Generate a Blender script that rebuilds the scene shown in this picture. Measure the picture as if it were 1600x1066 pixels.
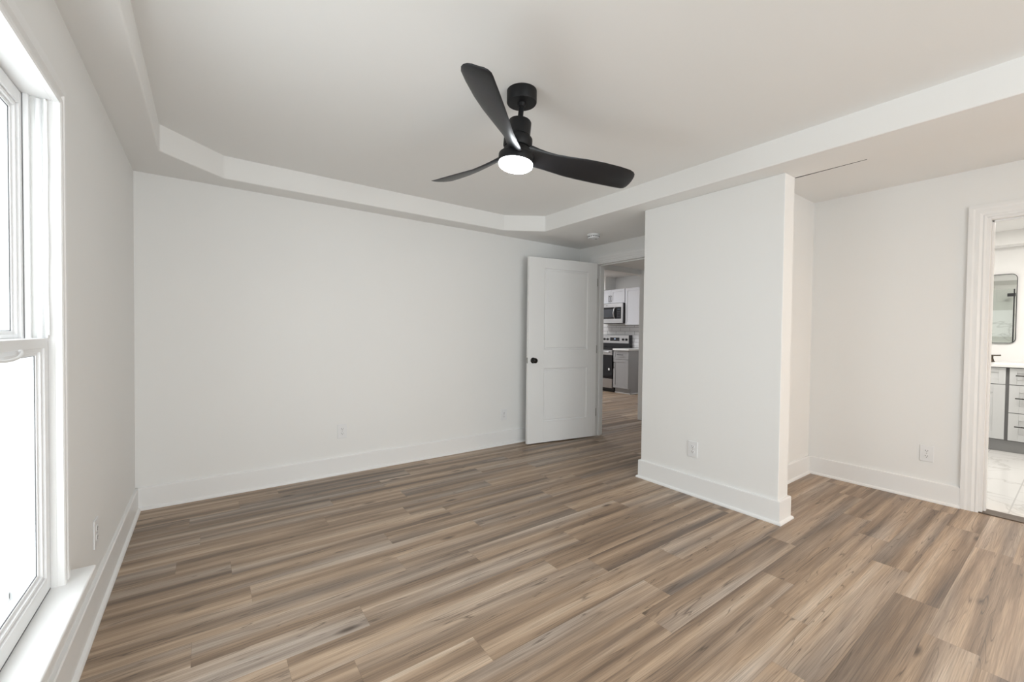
import bpy, bmesh, math, random
from mathutils import Vector, Matrix, Euler

for o in list(bpy.data.objects):
    bpy.data.objects.remove(o)
random.seed(7)
SC = bpy.context.scene
COL = SC.collection
PI = math.pi

# ------------------------------------------------------------------ camera
F_PX, YAW, PITCH, ROLL, EYE = 656.17, -36.012, -1.104, 0.622, 1.212
cam = bpy.data.cameras.new('camera')
cam.sensor_fit = 'HORIZONTAL'
cam.sensor_width = 36.0
cam.lens = 36.0 * F_PX / 1600.0
cam.clip_start = 0.02
camo = bpy.data.objects.new('camera', cam)
COL.objects.link(camo)
yw, pt, rl = (math.radians(a) for a in (YAW, PITCH, ROLL))
fwd = Vector((-math.sin(yw) * math.cos(pt), math.cos(yw) * math.cos(pt), math.sin(pt)))
r0 = Vector((math.cos(yw), math.sin(yw), 0))
u0 = r0.cross(fwd)
rgt = r0 * math.cos(rl) + u0 * math.sin(rl)
upv = -r0 * math.sin(rl) + u0 * math.cos(rl)
M = Matrix((rgt, upv, -fwd)).transposed().to_4x4()
M.translation = Vector((0, 0, EYE))
camo.matrix_world = M
SC.camera = camo

# ------------------------------------------------------------------ colour management
SC.view_settings.view_transform = 'Standard'
SC.view_settings.look = 'None'
SC.view_settings.exposure = 0.2
SC.view_settings.gamma = 1.0
SC.view_settings.use_curve_mapping = False

# ------------------------------------------------------------------ sky
W = bpy.data.worlds.new('overcast_sky')
SC.world = W
W.use_nodes = True
bg = W.node_tree.nodes['Background']
bg.inputs[0].default_value = (0.93, 0.965, 1.0, 1)
bg.inputs[1].default_value = 4.7


def area_light(name, loc, rot, sx, sy, power, col=(1, 1, 1), portal=False):
    l = bpy.data.lights.new(name, 'AREA')
    l.shape = 'RECTANGLE'
    l.size, l.size_y = sx, sy
    l.energy = power
    l.color = col
    if portal:
        l.cycles.is_portal = True
    o = bpy.data.objects.new(name, l)
    COL.objects.link(o)
    o.location = loc
    o.rotation_euler = rot
    return o


# ------------------------------------------------------------------ room numbers (metres)
XL, YB = -0.388, 3.714          # window wall, long back wall
YR = -2.3                       # wall behind the camera
XD = 3.722                      # wall with the bedroom door
XP, XPT = 2.976, 3.121          # partition, its two faces
YP0, YP1 = 1.159, 2.217         # partition near and far end
YA = 1.454                      # end wall of the alcove
XR = 4.335                      # wall with the bathroom door
ZS, ZC, ZA = 2.25, 2.405, 2.385  # soffit, raised tray, alcove ceiling
WIN_Y0, WIN_Y1, WIN_Z0, WIN_Z1 = 1.00, 1.92, 0.385, 1.92
DR_Y0, DR_Y1, DR_Z = 2.50, 3.445, 2.045
BD_Y0, BD_Y1, BD_Z = -0.36, 0.43, 2.04
XB = 7.40                       # bathroom mirror wall
XK = 7.44                       # kitchen appliance wall

# daylight through the windows
area_light('window_portal', (-0.56, 1.46, 1.15), (0, -PI / 2, 0), 1.6, 0.95, 0, portal=True)
area_light('added_rear_window_portal', (1.1, YR - 0.14, 1.13), (PI / 2, 0, 0), 2.8, 2.14, 0, portal=True)
# unseen lamps added overhead to light the kitchen, right side and bathroom
area_light('kitchen_light', (5.5, 6.6, 2.44), (0, 0, 0), 1.2, 1.2, 40, (0.97, 0.98, 1.0))
area_light('right_side_warm_fill', (3.75, -1.5, 2.37), (0, 0, 0), 0.35, 0.35, 17, (1.0, 0.64, 0.36))  # unseen warm lamp, added to tint the alcove and right wall
area_light('bathroom_light', (5.9, 0.3, 2.39), (0, 0, 0), 0.9, 0.9, 33, (1.0, 0.955, 0.90))


# ------------------------------------------------------------------ materials
def new_mat(name):
    m = bpy.data.materials.new(name)
    m.use_nodes = True
    return m, m.node_tree.nodes, m.node_tree.links, m.node_tree.nodes['Principled BSDF']


def mat(name, col, rough=0.5, metal=0.0, spec=0.5, bump=0.0, bscale=200.0, vary=0.0):
    m, N, L, b = new_mat(name)
    b.inputs['Base Color'].default_value = (*col, 1)
    b.inputs['Roughness'].default_value = rough
    b.inputs['Metallic'].default_value = metal
    b.inputs['Specular IOR Level'].default_value = spec
    tc = N.new('ShaderNodeTexCoord')
    nz = N.new('ShaderNodeTexNoise')
    nz.inputs['Scale'].default_value = bscale
    nz.inputs['Detail'].default_value = 2
    L.new(tc.outputs['Object'], nz.inputs['Vector'])
    mr = N.new('ShaderNodeMapRange')
    mr.inputs['To Min'].default_value = max(0.02, rough - 0.05)
    mr.inputs['To Max'].default_value = min(1, rough + 0.05)
    L.new(nz.outputs['Fac'], mr.inputs['Value'])
    L.new(mr.outputs[0], b.inputs['Roughness'])
    if bump > 0:
        bp = N.new('ShaderNodeBump')
        bp.inputs['Strength'].default_value = bump
        bp.inputs['Distance'].default_value = 0.001
        L.new(nz.outputs['Fac'], bp.inputs['Height'])
        L.new(bp.outputs[0], b.inputs['Normal'])
    if vary > 0:
        n2 = N.new('ShaderNodeTexNoise')
        n2.inputs['Scale'].default_value = 1.7
        L.new(tc.outputs['Object'], n2.inputs['Vector'])
        mx = N.new('ShaderNodeMix')
        mx.data_type = 'RGBA'
        mx.inputs[6].default_value = (*[c * (1 - vary) for c in col], 1)
        mx.inputs[7].default_value = (*[min(1, c * (1 + vary)) for c in col], 1)
        L.new(n2.outputs['Fac'], mx.inputs[0])
        L.new(mx.outputs[2], b.inputs['Base Color'])
    return m


WALL = mat('wall_paint', (0.87, 0.868, 0.855), 0.62, bump=0.05, bscale=260, vary=0.008)
CEIL = mat('ceiling_paint', (0.89, 0.885, 0.87), 0.75, bump=0.06, bscale=220, vary=0.008)
TRIM = mat('trim_paint', (0.885, 0.885, 0.88), 0.38, vary=0.005)
DOORP = mat('door_paint', (0.91, 0.905, 0.895), 0.4)
VINYL = mat('window_vinyl', (0.86, 0.865, 0.87), 0.35)
LINER = mat('jamb_liner', (0.70, 0.70, 0.68), 0.45)
GASKET = mat('dark_gasket', (0.08, 0.08, 0.085), 0.6)
PLATE = mat('outlet_plastic', (0.84, 0.845, 0.85), 0.3)
SLOT = mat('slot_dark', (0.03, 0.03, 0.03), 0.6)
BLACK = mat('fan_black', (0.006, 0.006, 0.007), 0.5, spec=0.3)
BLADE = mat('blade_black', (0.017, 0.0175, 0.020), 0.36, spec=0.4)
BRONZE = mat('oil_rubbed_bronze', (0.02, 0.018, 0.016), 0.35, metal=0.6)
FAUC = mat('faucet_bronze', (0.07, 0.055, 0.04), 0.35, metal=0.8)
NICKEL = mat('satin_nickel', (0.42, 0.41, 0.39), 0.35, metal=0.9)
STEEL = mat('stainless_steel', (0.55, 0.55, 0.56), 0.32, metal=0.9)
BGLASS = mat('black_glass', (0.01, 0.01, 0.013), 0.08)
BPLAS = mat('black_plastic', (0.015, 0.015, 0.017), 0.4)
CABW = mat('cabinet_white', (0.70, 0.71, 0.75), 0.4)
CABG = mat('cabinet_grey', (0.37, 0.37, 0.378), 0.42)
VANG = mat('vanity_grey', (0.62, 0.63, 0.63), 0.42)
DGREY = mat('reveal_grey', (0.16, 0.16, 0.16), 0.6)
QUARTZ = mat('white_quartz', (0.86, 0.86, 0.85), 0.25, vary=0.01)
STRIP = mat('dark_threshold', (0.10, 0.072, 0.05), 0.45)


def emit(name, col, s):
    m, N, L, b = new_mat(name)
    b.inputs['Base Color'].default_value = (0.9, 0.9, 0.9, 1)
    b.inputs['Emission Color'].default_value = (*col, 1)
    b.inputs['Emission Strength'].default_value = s
    return m


LENS = emit('lit_lens', (0.93, 0.97, 1.0), 45.0)
CLOCK = emit('oven_display', (0.12, 0.35, 0.8), 0.6)


def glass(name, tint=(0.97, 0.985, 0.98)):
    m, N, L, b = new_mat(name)
    N.remove(b)
    out = N['Material Output']
    tr = N.new('ShaderNodeBsdfTransparent')
    tr.inputs[0].default_value = (*tint, 1)
    gl = N.new('ShaderNodeBsdfGlossy')
    gl.inputs['Roughness'].default_value = 0.02
    fr = N.new('ShaderNodeFresnel')
    fr.inputs[0].default_value = 1.45
    ge = N.new('ShaderNodeNewGeometry')
    iv = N.new('ShaderNodeMath')
    iv.operation = 'SUBTRACT'
    iv.inputs[0].default_value = 1.0
    L.new(ge.outputs['Backfacing'], iv.inputs[1])
    ff = N.new('ShaderNodeMath')
    ff.operation = 'MULTIPLY'
    L.new(fr.outputs[0], ff.inputs[0])
    L.new(iv.outputs[0], ff.inputs[1])
    mx = N.new('ShaderNodeMixShader')
    L.new(ff.outputs[0], mx.inputs[0])
    L.new(tr.outputs[0], mx.inputs[1])
    L.new(gl.outputs[0], mx.inputs[2])
    L.new(mx.outputs[0], out.inputs[0])
    return m


GLASS = glass('window_glass')
SGLASS = glass('shower_glass', (0.955, 0.97, 0.965))
MIRROR = mat('mirror_silver', (0.82, 0.84, 0.83), 0.02, metal=1.0)
MIRROR.node_tree.nodes['Map Range'].inputs['To Min'].default_value = 0.0
MIRROR.node_tree.nodes['Map Range'].inputs['To Max'].default_value = 0.02


def floor_mat():
    m, N, L, b = new_mat('vinyl_planks')

    def math_(op, a, bb=None, c=None):
        n = N.new('ShaderNodeMath')
        n.operation = op
        for i, v in enumerate((a, bb, c)):
            if v is None:
                continue
            if isinstance(v, (int, float)):
                n.inputs[i].default_value = v
            else:
                L.new(v, n.inputs[i])
        return n.outputs[0]

    def mixc(f, a, c, blend='MIX'):
        n = N.new('ShaderNodeMix')
        n.data_type = 'RGBA'
        n.blend_type = blend
        for i, v in ((0, f), (6, a), (7, c)):
            if isinstance(v, (int, float)):
                n.inputs[i].default_value = v
            elif isinstance(v, tuple):
                n.inputs[i].default_value = (*v, 1)
            else:
                L.new(v, n.inputs[i])
        return n.outputs[2]

    tc = N.new('ShaderNodeTexCoord')
    at = N.new('ShaderNodeAttribute')
    at.attribute_name = 'plank'
    sx = N.new('ShaderNodeSeparateXYZ')
    L.new(tc.outputs['Object'], sx.inputs[0])
    sa = N.new('ShaderNodeSeparateColor')
    L.new(at.outputs['Color'], sa.inputs[0])
    R, G, B = sa.outputs[0], sa.outputs[1], sa.outputs[2]

    def noise(kx, ky, off, detail=2.0, dist=0.0, rough=0.5):
        c = N.new('ShaderNodeCombineXYZ')
        L.new(math_('MULTIPLY_ADD', sx.outputs[0], kx, math_('MULTIPLY', R, 91.0 + off)), c.inputs[0])
        L.new(math_('MULTIPLY_ADD', sx.outputs[1], ky, math_('MULTIPLY', G, 57.0 + off)), c.inputs[1])
        L.new(math_('MULTIPLY', B, 33.0 + off), c.inputs[2])
        n = N.new('ShaderNodeTexNoise')
        n.inputs['Scale'].default_value = 1.0
        n.inputs['Detail'].default_value = detail
        n.inputs['Distortion'].default_value = dist
        n.inputs['Roughness'].default_value = rough
        L.new(c.outputs[0], n.inputs['Vector'])
        return n.outputs['Fac']

    band = noise(0.55, 15.0, 0.0, 2.0, 0.1)
    band = math_('ADD', band, math_('MULTIPLY_ADD', R, 0.10, -0.05))
    rp = N.new('ShaderNodeValToRGB')
    L.new(band, rp.inputs[0])
    e = rp.color_ramp.elements
    e[0].position, e[0].color = 0.26, (0.150, 0.108, 0.080, 1)
    e[1].position, e[1].color = 0.76, (0.60, 0.485, 0.375, 1)
    for p, c in ((0.38, (0.240, 0.170, 0.118, 1)), (0.50, (0.360, 0.258, 0.178, 1)), (0.62, (0.480, 0.355, 0.250, 1))):
        x = e.new(p)
        x.color = c
    col = rp.outputs[0]
    gy = noise(0.7, 7.0, 11.0, 1.5, 0.1)
    gm = N.new('ShaderNodeMapRange')
    gm.inputs['From Min'].default_value = 0.46
    gm.inputs['From Max'].default_value = 0.72
    gm.inputs['To Max'].default_value = 0.48
    L.new(gy, gm.inputs['Value'])
    hs = N.new('ShaderNodeHueSaturation')
    hs.inputs['Saturation'].default_value = 0.25
    L.new(col, hs.inputs['Color'])
    col = mixc(gm.outputs[0], col, hs.outputs[0])
    # fine grain
    fg = noise(5.0, 260.0, 23.0, 2.0)
    fm = N.new('ShaderNodeMapRange')
    fm.inputs['From Min'].default_value = 0.3
    fm.inputs['From Max'].default_value = 0.7
    fm.inputs['To Min'].default_value = 0.76
    fm.inputs['To Max'].default_value = 1.18
    L.new(fg, fm.inputs['Value'])
    cg = N.new('ShaderNodeCombineColor')
    for i in range(3):
        L.new(fm.outputs[0], cg.inputs[i])
    col = mixc(1.0, col, cg.outputs[0], 'MULTIPLY')
    # cathedral lines
    ct = noise(0.8, 17.0, 37.0, 2.0, 0.25)
    pp = math_('PINGPONG', math_('MULTIPLY', ct, 11.0), 0.5)
    ln = N.new('ShaderNodeMapRange')
    ln.inputs['From Min'].default_value = 0.0
    ln.inputs['From Max'].default_value = 0.09
    ln.inputs['To Min'].default_value = 1.0
    ln.inputs['To Max'].default_value = 0.0
    L.new(pp, ln.inputs['Value'])
    mk = N.new('ShaderNodeMapRange')
    mk.inputs['From Min'].default_value = 0.44
    mk.inputs['From Max'].default_value = 0.58
    L.new(noise(1.6, 16.0, 41.0, 2.0), mk.inputs['Value'])
    lf = math_('MULTIPLY', math_('MULTIPLY', ln.outputs[0], mk.outputs[0]), 0.7)
    col = mixc(lf, col, (0.075, 0.055, 0.042))
    # knots
    c = N.new('ShaderNodeCombineXYZ')
    L.new(math_('MULTIPLY_ADD', sx.outputs[0], 2.2, math_('MULTIPLY', R, 40.0)), c.inputs[0])
    L.new(math_('MULTIPLY_ADD', sx.outputs[1], 7.0, math_('MULTIPLY', G, 40.0)), c.inputs[1])
    vo = N.new('ShaderNodeTexVoronoi')
    vo.inputs['Scale'].default_value = 1.0
    L.new(c.outputs[0], vo.inputs['Vector'])
    kn = N.new('ShaderNodeMapRange')
    kn.inputs['From Min'].default_value = 0.04
    kn.inputs['From Max'].default_value = 0.14
    kn.inputs['To Min'].default_value = 0.85
    kn.inputs['To Max'].default_value = 0.0
    L.new(vo.outputs['Distance'], kn.inputs['Value'])
    sc2 = N.new('ShaderNodeSeparateColor')
    L.new(vo.outputs['Color'], sc2.inputs[0])
    col = mixc(math_('MULTIPLY', kn.outputs[0], math_('GREATER_THAN', sc2.outputs[0], 0.6)), col, (0.07, 0.05, 0.038))
    L.new(col, b.inputs['Base Color'])
    b.inputs['Roughness'].default_value = 0.42
    b.inputs['Specular IOR Level'].default_value = 0.45
    bm_ = N.new('ShaderNodeBump')
    bm_.inputs['Strength'].default_value = 0.25
    bm_.inputs['Distance'].default_value = 0.0006
    L.new(fg, bm_.inputs['Height'])
    L.new(bm_.outputs[0], b.inputs['Normal'])
    return m


PLANK = floor_mat()


def marble(name, base, vein, sx, sy, ax=(0, 1), mortar=(0.62, 0.61, 0.6), rough=0.18, msize=0.004, veins=0.5):
    """tiled marble; ax = the two object axes the tile grid runs along"""
    m, N, L, b = new_mat(name)
    tc = N.new('ShaderNodeTexCoord')
    s = N.new('ShaderNodeSeparateXYZ')
    L.new(tc.outputs['Object'], s.inputs[0])
    c = N.new('ShaderNodeCombineXYZ')
    L.new(s.outputs[ax[0]], c.inputs[0])
    L.new(s.outputs[ax[1]], c.inputs[1])
    br = N.new('ShaderNodeTexBrick')
    br.inputs['Scale'].default_value = 1.0
    br.inputs['Brick Width'].default_value = sx
    br.inputs['Row Height'].default_value = sy
    br.inputs['Mortar Size'].default_value = msize
    br.inputs['Mortar Smooth'].default_value = 0.1
    br.inputs['Mortar'].default_value = (*mortar, 1)
    L.new(c.outputs[0], br.inputs['Vector'])
    nz = N.new('ShaderNodeTexNoise')
    nz.inputs['Scale'].default_value = 1.6
    nz.inputs['Detail'].default_value = 6
    nz.inputs['Distortion'].default_value = 1.2
    L.new(tc.outputs['Object'], nz.inputs['Vector'])
    sub = N.new('ShaderNodeMath')
    sub.operation = 'SUBTRACT'
    sub.inputs[1].default_value = 0.5
    L.new(nz.outputs['Fac'], sub.inputs[0])
    ab = N.new('ShaderNodeMath')
    ab.operation = 'ABSOLUTE'
    L.new(sub.outputs[0], ab.inputs[0])
    mr = N.new('ShaderNodeMapRange')
    mr.inputs['From Max'].default_value = 0.02
    mr.inputs['To Min'].default_value = veins
    mr.inputs['To Max'].default_value = 0.0
    L.new(ab.outputs[0], mr.inputs['Value'])
    mx = N.new('ShaderNodeMix')
    mx.data_type = 'RGBA'
    mx.inputs[6].default_value = (*base, 1)
    mx.inputs[7].default_value = (*vein, 1)
    L.new(mr.outputs[0], mx.inputs[0])
    L.new(mx.outputs[2], br.inputs['Color1'])
    L.new(mx.outputs[2], br.inputs['Color2'])
    L.new(br.outputs['Color'], b.inputs['Base Color'])
    b.inputs['Roughness'].default_value = rough
    return m


BTILE = marble('marble_floor_tile', (0.82, 0.81, 0.79), (0.52, 0.50, 0.47), 0.61, 0.305)
STILE = marble('shower_marble', (0.66, 0.66, 0.63), (0.42, 0.41, 0.39), 0.6, 0.3, ax=(1, 2))
GLARE = marble('glare_marble', (0.88, 0.88, 0.88), (0.5, 0.5, 0.5), 0.9, 0.9, ax=(1, 2), msize=0.0)  # paler marble, a bright patch of light put into the colour
SUBWAY = marble('subway_tile', (0.80, 0.80, 0.81), (0.78, 0.78, 0.79), 0.25, 0.08, ax=(1, 2), mortar=(0.35, 0.35, 0.35), veins=0.1)


# ------------------------------------------------------------------ mesh helpers
class MB:
    def __init__(self):
        self.bm = bmesh.new()

    def box(self, x0, x1, y0, y1, z0, z1):
        v = [self.bm.verts.new((x, y, z)) for z in (z0, z1) for y in (y0, y1) for x in (x0, x1)]
        for f in ((0, 2, 3, 1), (4, 5, 7, 6), (0, 1, 5, 4), (2, 6, 7, 3), (0, 4, 6, 2), (1, 3, 7, 5)):
            self.bm.faces.new([v[i] for i in f])
        return self

    def ring(self, pts):
        return [self.bm.verts.new(p) for p in pts]

    def loft(self, rings, closed=True, caps=True):
        R = [self.ring(r) for r in rings]
        n = len(R[0])
        for a, b in zip(R, R[1:]):
            for i in range(n if closed else n - 1):
                j = (i + 1) % n
                self.bm.faces.new((a[i], a[j], b[j], b[i]))
        if caps and closed:
            self.bm.faces.new(list(reversed(R[0])))
            self.bm.faces.new(R[-1])
        return self

    def lathe(self, prof, n=32, origin=(0, 0, 0), axis='z'):
        """prof = [(radius, height)]"""
        rings = []
        for r, h in prof:
            ring = []
            for k in range(n):
                a = 2 * PI * k / n
                c, s = r * math.cos(a), r * math.sin(a)
                p = {'z': (c, s, h), 'y': (c, h, -s), 'x': (h, c, s)}[axis]
                ring.append((p[0] + origin[0], p[1] + origin[1], p[2] + origin[2]))
            rings.append(ring)
        return self.loft(rings)

    def tube(self, pts, r, n=10):
        P = [Vector(p) for p in pts]
        rings = []
        up = Vector((0.123, 0.31, 0.94)).normalized()
        for i, p in enumerate(P):
            d = (P[min(i + 1, len(P) - 1)] - P[max(i - 1, 0)]).normalized()
            a = d.cross(up).normalized()
            b = d.cross(a)
            rings.append([p + (a * math.cos(2 * PI * k / n) + b * math.sin(2 * PI * k / n)) * r for k in range(n)])
        return self.loft(rings)

    def prism(self, poly, fn0, fn1):
        """poly of 2D points; fn0/fn1 map (u,v) to 3D for the two caps"""
        return self.loft([[fn0(*p) for p in poly], [fn1(*p) for p in poly]])

    def sweep(self, path, prof, closed=False):
        """path: 2D floor points, profile (out, z), out = to the left of the walking direction; mitred"""
        P = [Vector(p) for p in path]
        n = len(P)
        rings = []
        for i, p in enumerate(P):
            d0 = (P[i] - P[i - 1]).normalized() if (i > 0 or closed) else None
            d1 = (P[(i + 1) % n] - P[i]).normalized() if (i < n - 1 or closed) else None
            d0 = d0 or d1
            d1 = d1 or d0
            n0 = Vector((-d0.y, d0.x))
            n1 = Vector((-d1.y, d1.x))
            m = (n0 + n1).normalized()
            m = m / max(0.2, m.dot(n0))
            rings.append([(p.x + m.x * o, p.y + m.y * o, z) for o, z in prof])
        return self.loft(rings)

    def build(self, name, material, parent=None, bevel=0.0, smooth=False, seg=2, label=None):
        bmesh.ops.recalc_face_normals(self.bm, faces=self.bm.faces)
        me = bpy.data.meshes.new(name)
        self.bm.to_mesh(me)
        self.bm.free()
        me.materials.append(material)
        if smooth:
            for p in me.polygons:
                p.use_smooth = True
            try:
                me.set_sharp_from_angle(angle=math.radians(40))
            except Exception:
                pass
        o = bpy.data.objects.new(name, me)
        COL.objects.link(o)
        if parent:
            o.parent = parent
        if bevel > 0:
            md = o.modifiers.new('edge', 'BEVEL')
            md.width = bevel
            md.segments = seg
            md.limit_method = 'ANGLE'
        if label:
            o['label'] = label
        return o


def tag(o, label, cat, group=None, kind=None):
    o['label'] = label
    o['category'] = cat
    if group:
        o['group'] = group
    if kind:
        o['kind'] = kind
    return o


def structure(o, label, cat):
    return tag(o, label, cat, kind='structure')


def empty(name, loc=(0, 0, 0), rot=(0, 0, 0)):
    o = bpy.data.objects.new(name, None)
    o.empty_display_size = 0.1
    COL.objects.link(o)
    o.location = loc
    o.rotation_euler = rot
    return o


def wall_x(x0, x1, y0, y1, z0, z1, holes=()):
    """wall slab normal to x with rectangular holes (ya, yb, za, zb)"""
    m = MB()
    ys = sorted({y0, y1, *[h[0] for h in holes], *[h[1] for h in holes]})
    for a, b in zip(ys, ys[1:]):
        hs = [h for h in holes if h[0] <= a + 1e-6 and h[1] >= b - 1e-6]
        if not hs:
            m.box(x0, x1, a, b, z0, z1)
        else:
            h = hs[0]
            if h[2] > z0 + 1e-6:
                m.box(x0, x1, a, b, z0, h[2])
            if h[3] < z1 - 1e-6:
                m.box(x0, x1, a, b, h[3], z1)
    return m


# ------------------------------------------------------------------ floor: planks 0.1497 m wide running along x
ROW, OFF, PLEN = 0.1497, 0.370, 1.22
JOINT = {2.313: .856, 1.715: .542, 1.117: 1.74, .22: 2.38, .37: 2.64, 2.464: .098, 1.865: -.05, .818: 2.31,
         .669: 2.035, 1.267: 2.073, 2.613: -.13, 1.566: .235, 1.372: 2.876, .52: 1.70}


def build_floor():
    bm = bmesh.new()
    ids = bm.loops.layers.float_color.new('plank')

    def quad(x0, x1, y0, y1, z, c, mi):
        v = [bm.verts.new(p) for p in ((x0, y0, z), (x1, y0, z), (x1, y1, z), (x0, y1, z))]
        f = bm.faces.new(v)
        f.material_index = mi
        for l in f.loops:
            l[ids] = (*c, 1)

    g = 0.0002
    k0 = int(math.floor((YR - 0.2 - OFF) / ROW))
    k1 = int(math.ceil((8.2 - OFF) / ROW))
    for k in range(k0, k1):
        y0 = OFF + k * ROW
        y1 = y0 + ROW
        xa = XL - 0.1 if y1 < YB + 0.1 else XD
        xb = XR + 0.02 if y0 < 1.55 else 7.6
        j = None
        for yy, xx in JOINT.items():
            if abs(yy - y0) < 0.05:
                j = xx
        if j is None:
            j = random.uniform(0, PLEN)
        x = j - PLEN * math.ceil((j - xa) / PLEN)
        while x < xb:
            a, b = max(x, xa), min(x + PLEN, xb)
            if b - a > 0.002:
                quad(a + g, b - g, y0 + g, y1 - g, 0.0, (random.random(), random.random(), random.random()), 0)
            x += PLEN
    quad(XL - 0.1, XR + 0.02, YR - 0.2, 1.6, -0.002, (0, 0, 0), 1)
    quad(XL - 0.1, 7.6, 1.5, 8.2, -0.003, (0, 0, 0), 1)
    me = bpy.data.meshes.new('floor')
    bm.to_mesh(me)
    bm.free()
    me.materials.append(PLANK)
    me.materials.append(STRIP)
    o = bpy.data.objects.new('floor', me)
    COL.objects.link(o)
    structure(o, 'brown and grey wood plank floor running from the bedroom into the kitchen', 'floor')


build_floor()
structure(MB().box(4.448, XB + 0.1, -1.7, 1.62, -0.03, 0.0).build('floor_bathroom', BTILE),
          'white marble tile floor of the bathroom', 'floor')
structure(MB().box(XR - 0.012, 4.448, BD_Y0 - 0.02, BD_Y1, -0.02, 0.008).build('trim_threshold', STRIP, bevel=0.003),
          'dark wood threshold strip in the bathroom doorway', 'threshold')

# ------------------------------------------------------------------ walls
T = 0.12
structure(wall_x(XL - 0.15, XL, YR - T, YB + T, 0, 2.56, [(WIN_Y0 - 0.021, WIN_Y1 + 0.021, WIN_Z0 - 0.031, WIN_Z1 + 0.021)]).build('wall_left', WALL),
          'white window wall at the left', 'wall')
structure(MB().box(XL, XD + T, YB, YB + T, 0, 2.56).build('wall_back', WALL), 'long plain white back wall left of the open door', 'wall')
RW = (-0.3, 2.5, 0.06, 2.2)  # opening added and sized to let light in from behind
m = MB()
m.box(XL, RW[0], YR - T, YR, 0, 2.56).box(RW[1], XR + T, YR - T, YR, 0, 2.56)
m.box(RW[0], RW[1], YR - T, YR, 0, RW[2]).box(RW[0], RW[1], YR - T, YR, RW[3], 2.56)
structure(m.build('wall_rear', WALL), 'white wall behind the viewer with a wide opening added for daylight', 'wall')
structure(wall_x(XD, XD + T, YP1 - T, YB, 0, 2.56, [(DR_Y0, DR_Y1, 0, DR_Z)]).build('wall_door', WALL),
          'short white wall around the bedroom doorway', 'wall')
m = MB()
m.box(XP, XPT, YP0, YP1, 0, ZS)
structure(m.build('wall_partition', WALL, bevel=0.004), 'white partition wall ending in the middle of the room', 'wall')
structure(MB().box(XPT, XD, YP1 - T, YP1, 0, 2.3).build('wall_closet', WALL), 'white wall between partition and doorway', 'wall')
structure(MB().box(XPT, XR + T, YA, YA + T, 0, 2.56).build('wall_alcove', WALL), 'narrow white end wall of the alcove behind the partition', 'wall')
structure(wall_x(XR, XR + T, YR, YA, 0, 2.56, [(BD_Y0, BD_Y1, 0, BD_Z)]).build('wall_right', WALL),
          'white wall at the right with the bathroom doorway', 'wall')

# ceiling: raised tray inside a dropped soffit
TX0, TX1, TY1 = -0.221, 2.793, 3.515
TRAY = [(TX0, 3.209), (0.099, TY1), (2.439, TY1), (TX1, 3.288), (TX1, -1.75), (2.45, -2.05), (0.1, -2.05), (TX0, -1.75)]


def soffit():
    bm = bmesh.new()
    outer = [(XL - 0.02, YR - 0.02), (XPT + 0.007, YR - 0.02), (XPT + 0.007, YP1 - 0.05), (XD + 0.02, YP1 - 0.05), (XD + 0.02, YB + 0.02), (XL - 0.02, YB + 0.02)]

    def loop(pts, z):
        v = [bm.verts.new((x, y, z)) for x, y in pts]
        return v, [bm.edges.new((v[i], v[(i + 1) % len(v)])) for i in range(len(v))]

    vo, eo = loop(outer, ZS)
    vi, ei = loop(TRAY, ZS)
    bmesh.ops.triangle_fill(bm, edges=eo + ei, use_beauty=True)
    for v in (vo, vi):
        t = [bm.verts.new((q.co.x, q.co.y, ZC + 0.002)) for q in v]
        for i in range(len(v)):
            j = (i + 1) % len(v)
            bm.faces.new((v[i], v[j], t[j], t[i]))
    bmesh.ops.recalc_face_normals(bm, faces=bm.faces)
    bmesh.ops.dissolve_limit(bm, angle_limit=0.01, verts=bm.verts, edges=bm.edges)
    me = bpy.data.meshes.new('ceiling_soffit')
    bm.to_mesh(me)
    bm.free()
    me.materials.append(CEIL)
    o = bpy.data.objects.new('ceiling_soffit', me)
    COL.objects.link(o)
    md = o.modifiers.new('edge', 'BEVEL')
    md.width = 0.008
    md.segments = 3
    md.limit_method = 'ANGLE'
    return structure(o, 'white dropped soffit ring around the raised tray ceiling', 'ceiling')


soffit()
structure(MB().box(XL - 0.05, XPT, YR - 0.05, YB + 0.05, ZC, ZC + 0.06).build('ceiling', CEIL), 'white raised tray ceiling with the black fan', 'ceiling')
structure(MB().box(XPT + 0.007, XR + 0.02, YR - 0.05, YA + 0.02, ZA, ZA + 0.06).build('ceiling_alcove', CEIL), 'cream ceiling of the alcove by the bathroom door', 'ceiling')
# the open drywall joint along the soffit edge beside the partition
m = MB()
m.loft([[(XPT + 0.0115, YP0, ZS - 0.002), (XPT + 0.002, YP0, ZS - 0.002), (XPT + 0.002, YP0, ZS + 0.02), (XPT + 0.0115, YP0, ZS + 0.02)],
        [(XPT + 0.0095, 0.79, ZS - 0.0005), (XPT + 0.006, 0.79, ZS - 0.0005), (XPT + 0.006, 0.79, ZS + 0.02), (XPT + 0.0095, 0.79, ZS + 0.02)]])
structure(m.build('ceiling_crack', SLOT), 'thin dark open joint running along the soffit edge from the partition', 'crack')

# ------------------------------------------------------------------ baseboards with shoe moulding
BB = [(0, 0), (0.030, 0), (0.030, 0.008), (0.026, 0.015), (0.018, 0.019), (0.016, 0.02), (0.016, 0.145), (0.012, 0.15), (0, 0.15)]


def baseboard(name, path, label):
    return structure(MB().sweep(path, BB).build(name, TRIM), label, 'baseboard')


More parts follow.
